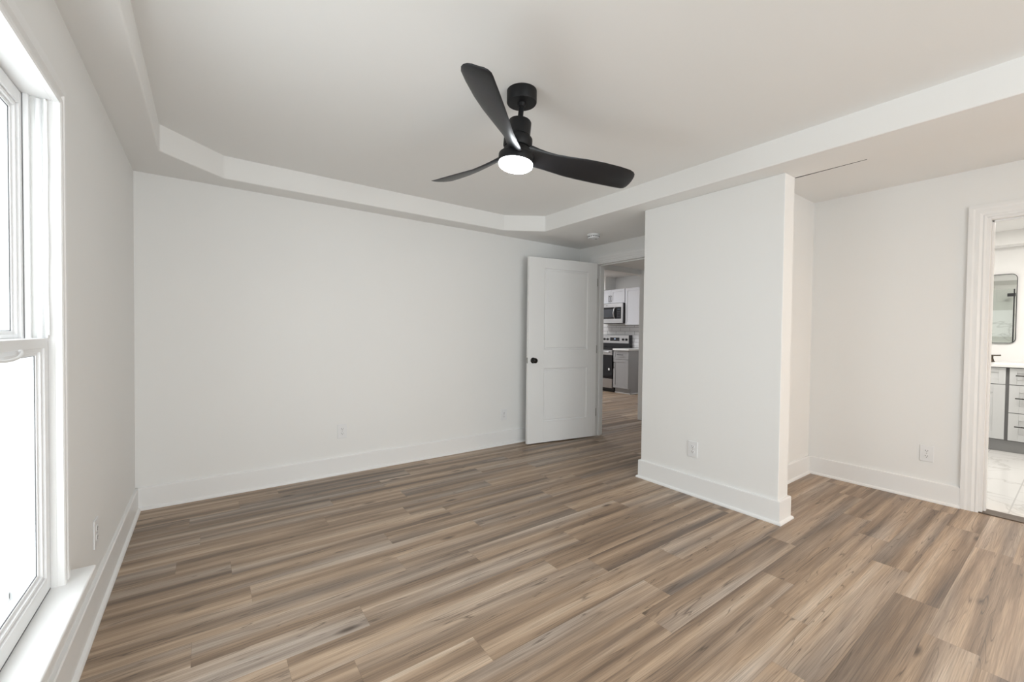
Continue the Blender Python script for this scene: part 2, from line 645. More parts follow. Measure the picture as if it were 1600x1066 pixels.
baseboard('baseboard_left', [(XL, YB), (XL, YR)], 'white baseboard along the window wall')
baseboard('baseboard_back', [(XD, YB), (XL, YB)], 'white baseboard along the long back wall')
baseboard('baseboard_partition', [(XPT, YP0 + 0.29), (XPT, YP0), (XP, YP0), (XP, YP1), (XD, YP1)], 'white baseboard wrapping the end of the partition')
baseboard('baseboard_alcove', [(XR, YA), (XPT + 0.03, YA)], 'white baseboard at the end of the alcove')
baseboard('baseboard_right', [(XR, BD_Y1 + 0.085), (XR, YA)], 'white baseboard between alcove and bathroom doorway')


# ------------------------------------------------------------------ window (double hung) in the left wall
def build_window():
    root = empty('window_1', (XL, (WIN_Y0 + WIN_Y1) / 2, 0))
    structure(root, 'white double-hung window with deep stool in the left wall', 'window')
    inv = Matrix.Translation(-Vector(root.location))

    def part(mb, name, material, parent=root, bevel=0.0015, **k):
        mb.bm.transform(inv)
        return mb.build(name, material, parent, bevel=bevel, **k)

    y0, y1, z0, z1 = WIN_Y0, WIN_Y1, WIN_Z0, WIN_Z1
    # stepped casing: flat outer band, raised backband, bead next to the opening
    cw = 0.095
    prof = [(0.0, 0.0), (0.016, 0.0), (0.019, 0.005), (0.019, 0.016), (0.011, 0.022), (0.011, 0.032), (0.019, 0.038), (0.019, 0.058), (0.008, 0.064), (0.008, 0.094), (0.007, 0.095), (0.0, 0.095)]

    def ringat(y, z, oy, oz):
        return [(XL + d, y + oy * w, z + oz * w) for d, w in prof]

    m = MB()
    m.loft([ringat(y0, z0, -1, 0), ringat(y0, z1, -1, 1), ringat(y1, z1, 1, 1), ringat(y1, z0, 1, 0)])
    part(m, 'casing', TRIM, bevel=0)
    m = MB().box(XL - 0.03, XL + 0.072, y0 - cw - 0.02, y1 + cw + 0.02, z0 - 0.03, z0)
    part(m, 'stool', TRIM, bevel=0.006, seg=3)
    m = MB().box(XL, XL + 0.018, y0 - cw, y1 + cw, z0 - 0.115, z0 - 0.03)
    part(m, 'apron', TRIM)
    # jamb boards and outer frame
    m = MB()
    xo = XL - 0.16
    m.box(xo, XL, y1, y1 + 0.02, z0 - 0.03, z1 + 0.02).box(xo, XL, y0 - 0.02, y0, z0 - 0.03, z1 + 0.02)
    m.box(xo, XL, y0, y1, z1, z1 + 0.02).box(xo, XL - 0.03, y0, y1, z0 - 0.03, z0 - 0.004)
    part(m, 'jamb', TRIM)
    # vinyl liner with rounded balance track, parting stop
    m = MB()
    zt = 1.18
    for s, yy in ((1, y1), (-1, y0)):
        m.box(XL - 0.017, XL - 0.012, min(yy, yy - s * 0.012), max(yy, yy - s * 0.012), zt, z1 - 0.002)
        m.box(XL - 0.060, XL - 0.048, min(yy, yy - s * 0.016), max(yy, yy - s * 0.016), z0, z1)
    part(m, 'parting_stop', VINYL)
    m = MB()
    for s, yy in ((1, y1), (-1, y0)):
        pr = []
        for k in range(9):
            a = PI * k / 8
            pr.append((XL - 0.030 + 0.008 * math.cos(a), yy - s * 0.013 * math.sin(a)))
        m.prism(pr, lambda u, v: (u, v, zt), lambda u, v: (u, v, z1 - 0.006))
    part(m, 'jamb_liner', VINYL, bevel=0, smooth=True)
    m = MB()
    for s, yy in ((1, y1), (-1, y0)):
        m.box(XL - 0.048, XL - 0.012, min(yy, yy - s * 0.003), max(yy, yy - s * 0.003), zt, z1)
    part(m, 'liner_track', LINER, bevel=0)
    # loose weatherstrip wandering down beside the track
    pts = [(XL - 0.010, y1 - 0.014 - 0.003 * math.sin(i * 0.9), z1 - 0.01 - i * 0.036) for i in range(21)]
    part(MB().tube(pts, 0.0018, 6), 'weatherstrip', VINYL, bevel=0)

    def sash(name, x, za, zb, stile, rt, rb):
        d = 0.030
        ya, yb = y0 + 0.004, y1 - 0.004
        m = MB()
        m.box(x - d, x, ya, ya + stile, za, zb).box(x - d, x, yb - stile, yb, za, zb)
        m.box(x - d, x, ya + stile, yb - stile, za, za + rb).box(x - d, x, ya + stile, yb - stile, zb - rt, zb)
        s = part(m, name, VINYL, bevel=0.002)
        # stepped glazing bead
        m = MB()
        for i, (w, dx) in enumerate(((0.012, 0.006), (0.022, 0.013))):
            a0, a1, b0, b1 = ya + stile, yb - stile, za + rb, zb - rt
            xx = x - dx
            m.box(x - d + 0.002, xx, a0, a0 + w, b0, b1).box(x - d + 0.002, xx, a1 - w, a1, b0, b1)
            m.box(x - d + 0.002, xx, a0 + w, a1 - w, b0, b0 + w).box(x - d + 0.002, xx, a0 + w, a1 - w, b1 - w, b1)
        part(m, 'glazing_bead', VINYL, parent=s, bevel=0.0015)
        m = MB()
        a0, a1, b0, b1 = ya + stile + 0.022, yb - stile - 0.022, za + rb + 0.022, zb - rt - 0.022
        w = 0.0018
        xx = x - 0.016
        xd = x - 0.0178
        m.box(xd, xx, a0, a0 + w, b0, b1).box(xd, xx, a1 - w, a1, b0, b1)
        m.box(xd, xx, a0, a1, b0, b0 + w).box(xd, xx, a0, a1, b1 - w, b1)
        part(m, 'gasket', GASKET, parent=s, bevel=0)
        m = MB().box(x - 0.022, x - 0.018, ya + stile, yb - stile, za + rb, zb - rt)
        part(m, 'glass_pane', GLASS, parent=s, bevel=0)
        return s

    s = sash('lower_sash', XL - 0.014, z0 + 0.005, 1.18, 0.036, 0.030, 0.048)
    m = MB()
    # finger pull: a shallow curved lip hanging under the meeting rail
    pts = [(XL - 0.012 + 0.012 * math.sin(PI * k / 14), 1.53 + 0.135 * math.cos(PI * k / 14), 1.152 - 0.021 * math.sin(PI * k / 14)) for k in range(15)]
    m.tube(pts, 0.0045, 8)
    part(m, 'finger_pull', VINYL, parent=s, bevel=0.002)
    sash('upper_sash', XL - 0.062, 1.15, z1 - 0.002, 0.030, 0.040, 0.03)
    # dark weather gaps round the lower sash
    m = MB()
    m.box(XL - 0.022, XL - 0.0150, y1 - 0.0042, y1 - 0.0003, z0, 1.17)
    m.box(XL - 0.022, XL - 0.0150, y0, y1, z0 - 0.001, z0 + 0.0045)
    part(m, 'weather_gap', GASKET, bevel=0)
    # outside brick mould and screen track seen through the glass
    m = MB()
    for s_, yy in ((1, y1), (-1, y0)):
        for d0, d1, w in ((0.10, 0.112, 0.010), (0.13, 0.15, 0.022)):
            m.box(XL - d1, XL - d0, min(yy, yy - s_ * w), max(yy, yy - s_ * w), z0, z1)
    m.box(XL - 0.15, XL - 0.10, y0, y1, z0 - 0.004, z0 + 0.02)
    part(m, 'outer_frame', VINYL)


build_window()

# unseen wide window, added behind the viewer to light the room
w2 = empty('window_2', ((RW[0] + RW[1]) / 2, YR, 0))
structure(w2, 'unseen wide white window added behind the viewer for light', 'window')
m = MB()
cx = w2.location.x
for a, b in ((RW[0], RW[0] + 0.07), (RW[1] - 0.07, RW[1]), (cx - 0.04, cx + 0.04)):
    m.box(a - cx, b - cx, -0.09, -0.03, RW[2], RW[3])
m.box(RW[0] - cx, RW[1] - cx, -0.09, -0.03, RW[2], RW[2] + 0.07).box(RW[0] - cx, RW[1] - cx, -0.09, -0.03, RW[3] - 0.07, RW[3])
m.build('window_frame', VINYL, w2)
MB().box(RW[0] - cx + .05, RW[1] - cx - .05, -0.063, -0.058, RW[2] + .05, RW[3] - .05).build('glass_pane', GLASS, w2)


# ------------------------------------------------------------------ casings
def casing_x(name, xw, sgn, ya, yb, zt, label, cw=0.085, legs=(True, True), th=0.018):
    """door casing on a wall plane x = xw, facing sgn"""
    prof = [(0.0, 0.0), (th * 0.55, 0.0), (th * 0.7, 0.012), (th * 0.6, 0.02), (th * 0.85, 0.034), (th * 0.85, 0.055), (th, 0.066), (th, cw), (0.0, cw)]

    def ringat(y, z, oy, oz):
        return [(xw + sgn * d, y + oy * w, z + oz * w) for d, w in prof]

    rings = []
    if legs[0]:
        rings.append(ringat(ya, 0, -1, 0))
        rings.append(ringat(ya, zt, -1, 1))
    else:
        rings.append(ringat(ya, zt, 0, 1))
    if legs[1]:
        rings.append(ringat(yb, zt, 1, 1))
        rings.append(ringat(yb, 0, 1, 0))
    else:
        rings.append(ringat(yb, zt, 0, 1))
    return structure(MB().loft(rings).build(name, TRIM), label, 'door casing')


casing_x('trim_1', XD, -1, DR_Y0, DR_Y1, DR_Z, 'white casing around the bedroom doorway', cw=0.09)
casing_x('trim_2', XR, -1, BD_Y0, BD_Y1, BD_Z, 'white moulded casing around the bathroom doorway', cw=0.088)
casing_x('trim_3', XR + T, 1, BD_Y0, BD_Y1, BD_Z, 'white casing on the bathroom side of its doorway', cw=0.088)


def jamb_x(name, x0, x1, ya, yb, zt, label, stop):
    m = MB()
    t = 0.018
    m.box(x0, x1, yb - t, yb + 0.001, 0, zt).box(x0, x1, ya - 0.001, ya + t, 0, zt).box(x0, x1, ya + t, yb - t, zt - t, zt + 0.001)
    s0, s1 = stop
    m.box(s0, s1, yb - t - 0.012, yb - t, 0, zt - t).box(s0, s1, ya + t, ya + t + 0.012, 0, zt - t).box(s0, s1, ya + t, yb - t, zt - t - 0.012, zt - t)
    return structure(m.build(name, TRIM, bevel=0.0015), label, 'door jamb')


jamb_x('trim_4', XD - 0.003, XD + T + 0.003, DR_Y0, DR_Y1, DR_Z, 'white jamb lining the bedroom doorway', (XD + 0.045, XD + 0.08))
jamb_x('trim_5', XR - 0.003, XR + T + 0.003, BD_Y0, BD_Y1, BD_Z, 'white jamb lining the bathroom doorway', (XR + 0.04, XR + 0.075))


# ------------------------------------------------------------------ bedroom door, swung open towards the back wall
def build_door():
    Wd, H, TH = 0.915, 2.022, 0.035
    root = empty('door_1', (3.698, 3.432, 0.012), (0, 0, PI - math.radians(9.0)))
    structure(root, 'open white two-panel bedroom door with black knob', 'door')
    # local: x runs from hinge to free edge, visible face at y = +TH (towards the camera after the turn), y 0..TH
    m = MB()
    holes = [(0.130, 0.715, 0.225, 0.815), (0.130, 0.715, 1.022, 1.910)]
    xs = [0, holes[0][0], holes[0][1], Wd]
    zs = [0, holes[0][2], holes[0][3], holes[1][2], holes[1][3], H]
    m.box(0, xs[1], 0, TH, 0, H).box(xs[2], Wd, 0, TH, 0, H)
    for a, b in ((zs[0], zs[1]), (zs[2], zs[3]), (zs[4], zs[5])):
        m.box(xs[1], xs[2], 0, TH, a, b)
    slab = m.build('door_slab', DOORP, root, bevel=0.0015)
    for x0, x1, z0, z1 in holes:
        m = MB()
        steps = [(0, 0.0), (0.003, 0.010), (0.016, 0.0155), (0.023, 0.005), (0.030, 0.0045)]
        for fy in (lambda d: TH - d, lambda d: d):
            rings = [[(x0 + i, fy(d), z0 + i), (x1 - i, fy(d), z0 + i), (x1 - i, fy(d), z1 - i), (x0 + i, fy(d), z1 - i)] for i, d in steps]
            R = [m.ring(r) for r in rings]
            for a, b in zip(R, R[1:]):
                for i in range(4):
                    j = (i + 1) % 4
                    m.bm.faces.new((a[i], a[j], b[j], b[i]))
            m.bm.faces.new(R[-1])
        m.build('door_panel', DOORP, root)
    # knob, both sides on one spindle
    kx, kz = Wd - 0.062, 0.905
    for s in (1, -1):
        yb = TH if s > 0 else 0.0
        pr = [(0.0, 0.0), (0.031, 0.0), (0.031, 0.004), (0.026, 0.008), (0.013, 0.011), (0.011, 0.026), (0.014, 0.032), (0.024, 0.036),
              (0.028, 0.046), (0.027, 0.056), (0.020, 0.063), (0.0, 0.066)]
        MB().lathe([(max(r, 0.0004), yb + s * h) for r, h in pr], 28, (kx, 0, kz), 'y').build('door_knob', BRONZE, root, smooth=True, label='round oil-rubbed bronze knob')
    MB().box(Wd - 0.0005, Wd + 0.0015, TH / 2 - 0.012, TH / 2 + 0.012, kz - 0.03, kz + 0.03).build('latch_plate', NICKEL, root)
    for z in (0.28, 1.02, 1.80):
        h = MB().box(-0.010, 0.0015, TH * 0.2, TH * 0.98, z - 0.045, z + 0.045)
        hg = h.build('hinge', NICKEL, root)
        MB().lathe([(0.0065, z - 0.047), (0.0065, z + 0.047)], 12, (-0.004, -0.006, 0)).build('hinge_barrel', NICKEL, hg, smooth=True)


build_door()


# ------------------------------------------------------------------ outlets
def build_outlet():
    root = empty('wall_outlet')
    m = MB()
    w, h, d = 0.038, 0.060, 0.006
    m.box(-w, w, -d, 0, -h, h)
    plate = m.build('face_plate', PLATE, root, bevel=0.0025, seg=3)
    for zc in (0.0195, -0.0195):
        poly = []
        for k in range(24):
            a = 2 * PI * k / 24
            x, z = 0.0172 * math.cos(a), 0.0172 * math.sin(a)
            poly.append((x, max(-0.0138, min(0.0138, z)) + zc))
        s = MB().prism(poly, lambda u, v: (u, -d - 0.0022, v), lambda u, v: (u, -d + 0.001, v)).build('socket', PLATE, root, bevel=0.0006)
        m = MB()
        m.box(-0.0076, -0.0052, -d - 0.0026, -d, zc - 0.001, zc + 0.0075).box(0.0052, 0.0072, -d - 0.0026, -d, zc - 0.0005, zc + 0.0065)
        m.lathe([(0.0026, -d - 0.0026), (0.0026, -d)], 10, (0, 0, zc - 0.0068), 'y')
        m.build('slots', SLOT, s)
    MB().lathe([(0.0028, -d - 0.0012), (0.0028, -d + 0.001)], 12, (0, 0, 0), 'y').build('screw', NICKEL, root)
    return root


def copy_tree(o, parent=None):
    c = o.copy()
    COL.objects.link(c)
    if parent:
        c.parent = parent
    for ch in list(o.children):
        copy_tree(ch, c)
    return c


OUT = build_outlet()
SPOTS = [((0.927, YB, 0.363), 0.0, 'white duplex outlet in the middle of the long back wall'),
         ((2.60, YB, 0.326), 0.0, 'white duplex outlet on the back wall beside the open bedroom door'),
         ((XL, 2.475, 0.340), PI / 2, 'white duplex outlet on the left wall past the window stool'),
         ((XP, 1.748, 0.347), -PI / 2, 'white duplex outlet on the freestanding partition face'),
         ((XR, 0.695, 0.348), -PI / 2, 'white duplex outlet between alcove corner and bathroom doorway')]
for i, (loc, rz, lab) in enumerate(SPOTS):
    o = OUT if i == 0 else copy_tree(OUT)
    o.location = loc
    o.rotation_euler = (0, 0, rz)
    tag(o, lab, 'electrical outlet', 'duplex outlets on the bedroom walls')


# ------------------------------------------------------------------ smoke detector
t = empty('smoke_detector', (3.275, 3.075, ZS))
tag(t, 'round white smoke detector on the soffit above the bedroom doorway', 'smoke detector')
MB().lathe([(0.0005, 0), (0.066, 0), (0.066, -0.012), (0.063, -0.014), (0.0005, -0.014)], 40).build('mounting_base', PLATE, t, smooth=True)
MB().lathe([(0.058, -0.014), (0.060, -0.016), (0.060, -0.036), (0.055, -0.042), (0.030, -0.045), (0.0005, -0.045)], 40).build('cover', PLATE, t, smooth=True)
m = MB()
for k in range(16):
    a = 2 * PI * k / 16
    c, s = math.cos(a), math.sin(a)
    m.loft([[((r * c - q * s), (r * s + q * c), z) for q, z in ((-0.008, -0.022), (0.008, -0.022), (0.008, -0.030), (-0.008, -0.030))] for r in (0.0585, 0.0606)])
m.build('vents', SLOT, t)
MB().lathe([(0.010, -0.044), (0.010, -0.047), (0.0005, -0.047)], 16, (0.02, -0.015, 0)).build('test_button', DGREY, t)


# ------------------------------------------------------------------ ceiling fan
def build_fan():
    C = Vector((1.262, 1.676, ZC))
    root = empty('ceiling_fan', C)
    tag(root, 'matte black three-blade ceiling fan with lit white lens', 'ceiling fan')
    MB().lathe([(0.0005, 0.0), (0.074, 0.0), (0.074, -0.054), (0.071, -0.059), (0.030, -0.060), (0.0005, -0.060)], 48).build('canopy', BLACK, root, smooth=True)
    # everything below hangs on a slightly tilted rod
    down = Vector((-0.09417, 0.01897, -0.99538))
    e1 = Vector((r0.x, r0.y, 0))
    e1 = (e1 - down * e1.dot(down)).normalized()
    e2 = (-down).cross(e1)
    R = Matrix((e1, e2, -down)).transposed().to_4x4()
    R.translation = Vector((0, 0, -0.060))

    def part(mb, name, material, **k):
        mb.bm.transform(R)
        return mb.build(name, material, root, **k)

    part(MB().lathe([(0.0005, 0.012), (0.022, 0.012), (0.022, -0.004), (0.017, -0.012), (0.017, -0.018), (0.013, -0.018), (0.013, -0.100), (0.0005, -0.100)], 24), 'downrod', BLACK, smooth=True)
    part(MB().lathe([(0.0005, -0.085), (0.028, -0.085), (0.054, -0.090), (0.057, -0.095), (0.057, -0.163), (0.052, -0.168), (0.0005, -0.168)], 44), 'motor_housing', BLACK, smooth=True)
    part(MB().lathe([(0.0005, -0.167), (0.060, -0.168), (0.070, -0.176), (0.071, -0.182), (0.071, -0.214), (0.066, -0.222), (0.0005, -0.222)], 44), 'motor_collar', BLACK, smooth=True)
    part(MB().lathe([(0.0005, -0.212), (0.058, -0.216), (0.066, -0.232), (0.072, -0.250), (0.086, -0.258), (0.088, -0.262), (0.088, -0.296), (0.086, -0.300), (0.0005, -0.300)], 48), 'hub', BLACK, smooth=True)
    part(MB().lathe([(0.083, -0.298), (0.084, -0.304), (0.082, -0.314), (0.074, -0.320), (0.045, -0.323), (0.0005, -0.324)], 48), 'light_lens', LENS, smooth=True, label='glowing white round lens')
    # carved blades
    secs = [  # r, chord, pitch deg, thickness, sideways offset, dz
        (0.035, 0.100, 38, 0.034, 0.000, 0.016),
        (0.070, 0.104, 37, 0.030, 0.002, 0.014),
        (0.105, 0.101, 36, 0.023, 0.004, 0.011),
        (0.150, 0.100, 34, 0.017, 0.003, 0.007),
        (0.200, 0.106, 31, 0.014, 0.000, 0.003),
        (0.270, 0.120, 29, 0.012, -0.005, 0.000),
        (0.350, 0.137, 25, 0.011, -0.010, 0.001),
        (0.440, 0.147, 22, 0.010, -0.013, 0.002),
        (0.530, 0.148, 20, 0.009, -0.013, 0.003),
        (0.590, 0.143, 19, 0.008, -0.011, 0.003),
        (0.616, 0.132, 19, 0.007, -0.006, 0.003),
        (0.632, 0.114, 19, 0.006, 0.000, 0.003),
        (0.641, 0.086, 19, 0.005, 0.004, 0.003),
        (0.645, 0.050, 19, 0.003, 0.006, 0.003)]
    n = 18
    for k in range(3):
        az = math.radians(256.8 + 120 * k)
        ca, sa = math.cos(az), math.sin(az)
        rings = []
        for r, ch, pit, th, off, dz in secs:
            p = math.radians(pit)
            ring = []
            for i in range(n):
                a = 2 * PI * i / n
                c = 0.5 * ch * math.copysign(abs(math.cos(a)) ** 0.8, math.cos(a))
                h = 0.5 * th * math.copysign(abs(math.sin(a)) ** 0.8, math.sin(a))
                h -= 0.035 * ch * (1 - (2 * c / ch) ** 2)
                # chord axis points counter-clockwise (that edge hangs low)
                t_ = off + c * math.cos(p) + h * math.sin(p)
                z_ = -c * math.sin(p) + h * math.cos(p)
                ring.append((r * ca - t_ * sa, r * sa + t_ * ca, -0.258 + dz + z_))
            rings.append(ring)
        part(MB().loft(rings), 'blade', BLADE, smooth=True)


build_fan()

# ------------------------------------------------------------------ hall and kitchen beyond the door
HX1 = 4.95
KC = 2.47
structure(MB().box(HX1, HX1 + T, 1.7, 3.755, 0, 2.56).build('wall_hall', WALL), 'white end of the hall wall seen through the bedroom doorway', 'wall')
structure(MB().box(XD + T, HX1 + T, 3.735, 3.735 + T, 2.05, 2.56).build('wall_hall_header', WALL), 'white header above the opening from hall to kitchen', 'header')
structure(MB().box(XD + T, HX1, 1.7, 3.735, 2.12, 2.18).build('ceiling_hall', CEIL), 'low ceiling of the short hall', 'ceiling')
structure(MB().box(XPT + 0.6, HX1 + T, 1.6, 1.7, 0, 2.56).build('wall_hall_end', WALL), 'white far end of the hall', 'wall')
structure(MB().box(XD, XK + T, 3.735 + T, 8.1, KC, KC + 0.06).build('ceiling_kitchen', CEIL), 'white kitchen ceiling', 'ceiling')
structure(MB().box(XK, XK + T, 3.6, 8.1, 0, 2.56).build('wall_kitchen', WALL), 'white kitchen wall behind the range', 'wall')
structure(MB().box(XD, XK + T, 8.1, 8.1 + T, 0, 2.56).build('wall_kitchen_far', WALL), 'white side wall of the kitchen', 'wall')
structure(MB().box(HX1 + T, XK, 3.6, 3.72, 0, 2.56).build('wall_kitchen_near', WALL), 'white kitchen wall beside the hall', 'wall')
structure(MB().box(XD - T, XD, YB + T, 8.1, 0, 2.56).build('wall_kitchen_side', WALL), 'white wall opposite the range', 'wall')
structure(MB().box(XK - 0.012, XK, 4.9, 7.9, 0.93, 1.40).build('wall_backsplash', SUBWAY), 'white subway tile backsplash with grey grout behind the range', 'backsplash')
structure(MB().box(7.11, XK, 6.30, 6.95, 2.185, KC).build('trim_duct_chase', WALL), 'boxed duct chase above the cabinet over the microwave', 'duct chase')

UX = 7.11                 # upper cabinet fronts
BX = 6.80                 # base cabinet fronts


def shaker(mb, x, y0, y1, z0, z1, rail=0.055, d=0.018, rec=0.007):
    """shaker front facing -x with its face at x"""
    mb.box(x, x + d, y0, y0 + rail, z0, z1).box(x, x + d, y1 - rail, y1, z0, z1)
    mb.box(x, x + d, y0 + rail, y1 - rail, z0, z0 + rail).box(x, x + d, y0 + rail, y1 - rail, z1 - rail, z1)
    mb.box(x + rec, x + d, y0 + rail, y1 - rail, z0 + rail, z1 - rail)
    return mb


def pull(name, x, a, b, parent, mat_=BRONZE, axis='z'):
    """bar pull from a to b = (y, z) in front of face x"""
    m = MB()
    (ya, za), (yb, zb) = a, b
    m.tube([(x - 0.028, ya, za), (x - 0.028, (ya + yb) / 2, (za + zb) / 2), (x - 0.028, yb, zb)], 0.006, 10)
    for f in (0.15, 0.85):
        y, z = ya + (yb - ya) * f, za + (zb - za) * f
        m.tube([(x - 0.028, y, z), (x - 0.014, y, z), (x + 0.001, y, z)], 0.005, 8)
    return m.build(name, mat_, parent, smooth=True)


def thing(name, label, cat, group=None):
    return tag(empty(name), label, cat, group)


# cabinet over the microwave
t = thing('upper_cabinet', 'short white two-door wall cabinet above the microwave', 'cabinet', 'white kitchen wall cabinets')
MB().box(UX + 0.018, XK, 5.765, 6.52, 1.875, 2.175).build('carcass', CABW, t)
for a, b in ((5.768, 6.141), (6.145, 6.518)):
    d = shaker(MB(), UX, a, b, 1.878, 2.172).build('cabinet_door', CABW, t, bevel=0.001)
    hy = 6.118 if a < 6 else 6.175
    pull('bar_handle', UX, (hy, 1.90), (hy, 2.05), d)
# tall wall cabinet right of it
t = thing('upper_cabinet', 'tall white single-door wall cabinet right of the microwave', 'cabinet', 'white kitchen wall cabinets')
MB().box(UX + 0.018, XK, 5.32, 5.752, 1.405, 2.175).build('carcass', CABW, t)
d = shaker(MB(), UX, 5.323, 5.75, 1.408, 2.172).build('cabinet_door', CABW, t, bevel=0.001)
pull('bar_handle', UX, (5.35, 1.44), (5.35, 1.59), d)

# microwave
t = thing('microwave', 'stainless over-the-range microwave with curved handle', 'microwave')
MX = 7.04
MB().box(MX + 0.03, XK, 5.762, 6.52, 1.44, 1.868).build('case', BPLAS, t, bevel=0.004)
m = MB().box(MX, MX + 0.03, 5.765, 6.518, 1.785, 1.866).box(MX, MX + 0.03, 5.765, 6.518, 1.445, 1.535)
m.box(MX, MX + 0.03, 5.765, 5.80, 1.535, 1.785).box(MX, MX + 0.03, 6.49, 6.518, 1.535, 1.785)
fr = m.build('front_frame', STEEL, t, bevel=0.002)
d = MB().box(MX - 0.002, MX + 0.02, 5.945, 6.49, 1.537, 1.783).build('glass_door', BGLASS, t, bevel=0.002)
MB().box(MX - 0.003, MX, 6.01, 6.44, 1.575, 1.745).build('window_mesh', mat('oven_window', (0.05, 0.055, 0.065), 0.25), d)
cp = MB().box(MX - 0.001, MX + 0.02, 5.80, 5.94, 1.537, 1.783).build('control_panel', BGLASS, t)
MB().box(MX - 0.002, MX, 5.83, 5.90, 1.725, 1.75).build('display', mat('dim_display', (0.06, 0.08, 0.11), 0.2), cp)
m = MB()
for r in range(4):
    for c in range(3):
        m.box(MX - 0.0018, MX, 5.825 + c * 0.03, 5.845 + c * 0.03, 1.57 + r * 0.035, 1.585 + r * 0.035)
m.build('key_pad', mat('key_grey', (0.07, 0.07, 0.075), 0.4), cp)
pts = [(MX - 0.002, 5.965, 1.55), (MX - 0.03, 5.97, 1.58), (MX - 0.045, 5.975, 1.66), (MX - 0.03, 5.97, 1.745), (MX - 0.002, 5.965, 1.775)]
MB().tube(pts, 0.013, 12).build('handle', STEEL, t, smooth=True)
MB().box(MX - 0.001, MX + 0.001, 6.17, 6.215, 1.822, 1.832).build('badge', DGREY, t)

# range
t = thing('kitchen_range', 'stainless electric range with black oven door and rear control panel', 'range')
RY0, RY1, RX = 5.80, 6.56, 6.78
MB().box(RX + 0.05, XK - 0.02, RY0, RY1, 0.09, 0.905).build('body', BPLAS, t, bevel=0.003)
MB().box(RX + 0.10, XK - 0.05, RY0 + 0.02, RY1 - 0.02, 0.0, 0.09).build('base', BPLAS, t)
MB().box(RX + 0.03, XK - 0.02, RY0, RY1, 0.905, 0.918).build('cooktop', BGLASS, t, bevel=0.003)
d = MB().box(RX, RX + 0.05, RY0 + 0.003, RY1 - 0.003, 0.285, 0.775).build('oven_door', BGLASS, t, bevel=0.004)
MB().box(RX - 0.002, RX + 0.05, RY0 + 0.003, RY1 - 0.003, 0.775, 0.875).build('door_rail', STEEL, d, bevel=0.003)
m = MB().tube([(RX - 0.045, RY0 + 0.04, 0.835), (RX - 0.05, 6.18, 0.835), (RX - 0.045, RY1 - 0.04, 0.835)], 0.014, 12)
for yy in (RY0 + 0.07, RY1 - 0.07):
    m.tube([(RX - 0.045, yy, 0.835), (RX - 0.02, yy, 0.835), (RX, yy, 0.835)], 0.010, 8)
m.build('oven_handle', STEEL, d, smooth=True)
MB().box(RX - 0.002, RX, 5.862, 5.90, 0.455, 0.50).build('energy_sticker', PLATE, d, label='small pale sticker on the oven glass')
MB().box(RX + 0.005, RX + 0.05, RY0 + 0.003, RY1 - 0.003, 0.085, 0.278).build('storage_drawer', mat('drawer_steel', (0.36, 0.34, 0.33), 0.38, metal=0.6), t, bevel=0.003)
MB().box(RX + 0.02, RX + 0.05, RY0 + 0.003, RY1 - 0.003, 0.875, 0.905).build('vent_strip', BPLAS, t)
p = MB().box(7.335, XK - 0.02, RY0, RY1, 0.918, 1.19).build('back_guard', BPLAS, t, bevel=0.004)
pf = MB().box(7.325, 7.337, RY0 + 0.02, RY1 - 0.02, 1.01, 1.185).build('control_panel', STEEL, t, bevel=0.002)
MB().box(7.323, 7.326, 6.07, 6.33, 1.06, 1.135).build('clock_glass', BGLASS, pf)
MB().box(7.3225, 7.324, 6.18, 6.21, 1.095, 1.115).build('clock_digits', CLOCK, pf)
for yy in (5.875, 5.965, 6.40, 6.49):
    MB().lathe([(0.0005, 7.298), (0.019, 7.298), (0.024, 7.304), (0.025, 7.326)], 20, (0, yy, 1.095), 'x').build('knob', BPLAS, t, smooth=True)

# base cabinet with worktop
t = thing('base_cabinet', 'grey base cabinet with one drawer and one door beside the range', 'cabinet')
MB().box(BX + 0.018, XK, 5.40, 5.785, 0.105, 0.88).build('carcass', CABG, t)
MB().box(BX + 0.075, XK, 5.40, 5.785, 0.0, 0.105).build('toe_kick', CABG, t)
MB().box(BX + 0.065, BX + 0.077, 5.385, 5.785, 0.0, 0.02).box(BX + 0.065, XK, 5.385, 5.40, 0.0, 0.02).build('shoe_strip', TRIM, t)
d = shaker(MB(), BX, 5.403, 5.782, 0.70, 0.872, rail=0.04).build('drawer', CABG, t, bevel=0.001)
pull('bar_handle', BX, (5.52, 0.79), (5.67, 0.79), d)
d = shaker(MB(), BX, 5.403, 5.782, 0.112, 0.693).build('cabinet_door', CABG, t, bevel=0.001)
pull('bar_handle', BX, (5.755, 0.50), (5.755, 0.65), d)
tag(MB().box(BX - 0.025, XK - 0.013, 5.375, 5.787, 0.88, 0.915).build('countertop', QUARTZ, bevel=0.003), 'white worktop on the grey base cabinet in the kitchen', 'countertop')

# ------------------------------------------------------------------ bathroom beyond the right doorway
structure(MB().box(XB, XB + T, -1.7, 1.62, 0, 2.56).build('wall_bathroom', WALL), 'cream white bathroom wall behind mirror and vanity', 'wall')
structure(MB().box(XR + T, XB, 1.5, 1.62, 0, 2.56).build('wall_bathroom_end', WALL), 'white end wall of the bathroom', 'wall')
structure(MB().box(XR + T, XB, -1.7, -1.58, 0, 2.56).build('wall_bathroom_near', WALL), 'white near wall of the bathroom', 'wall')
structure(MB().box(XR + T, XB + T, -1.7, 1.62, ZC, ZC + 0.06).build('ceiling_bathroom', CEIL), 'white bathroom ceiling', 'ceiling')
m = MB().box(7.18, XB, -1.58, 1.5, ZS, ZC).box(XR + T, 4.68, -1.58, 1.5, ZS, ZC)
structure(m.build('ceiling_bathroom_soffit', CEIL), 'white dropped soffit along the bathroom walls', 'ceiling')
structure(MB().box(XR + T, XR + T + 0.012, 0.56, 1.5, 0.0, 2.06).build('wall_shower_tile', STILE), 'grey veined marble shower wall reflected in the mirror', 'wall tile')
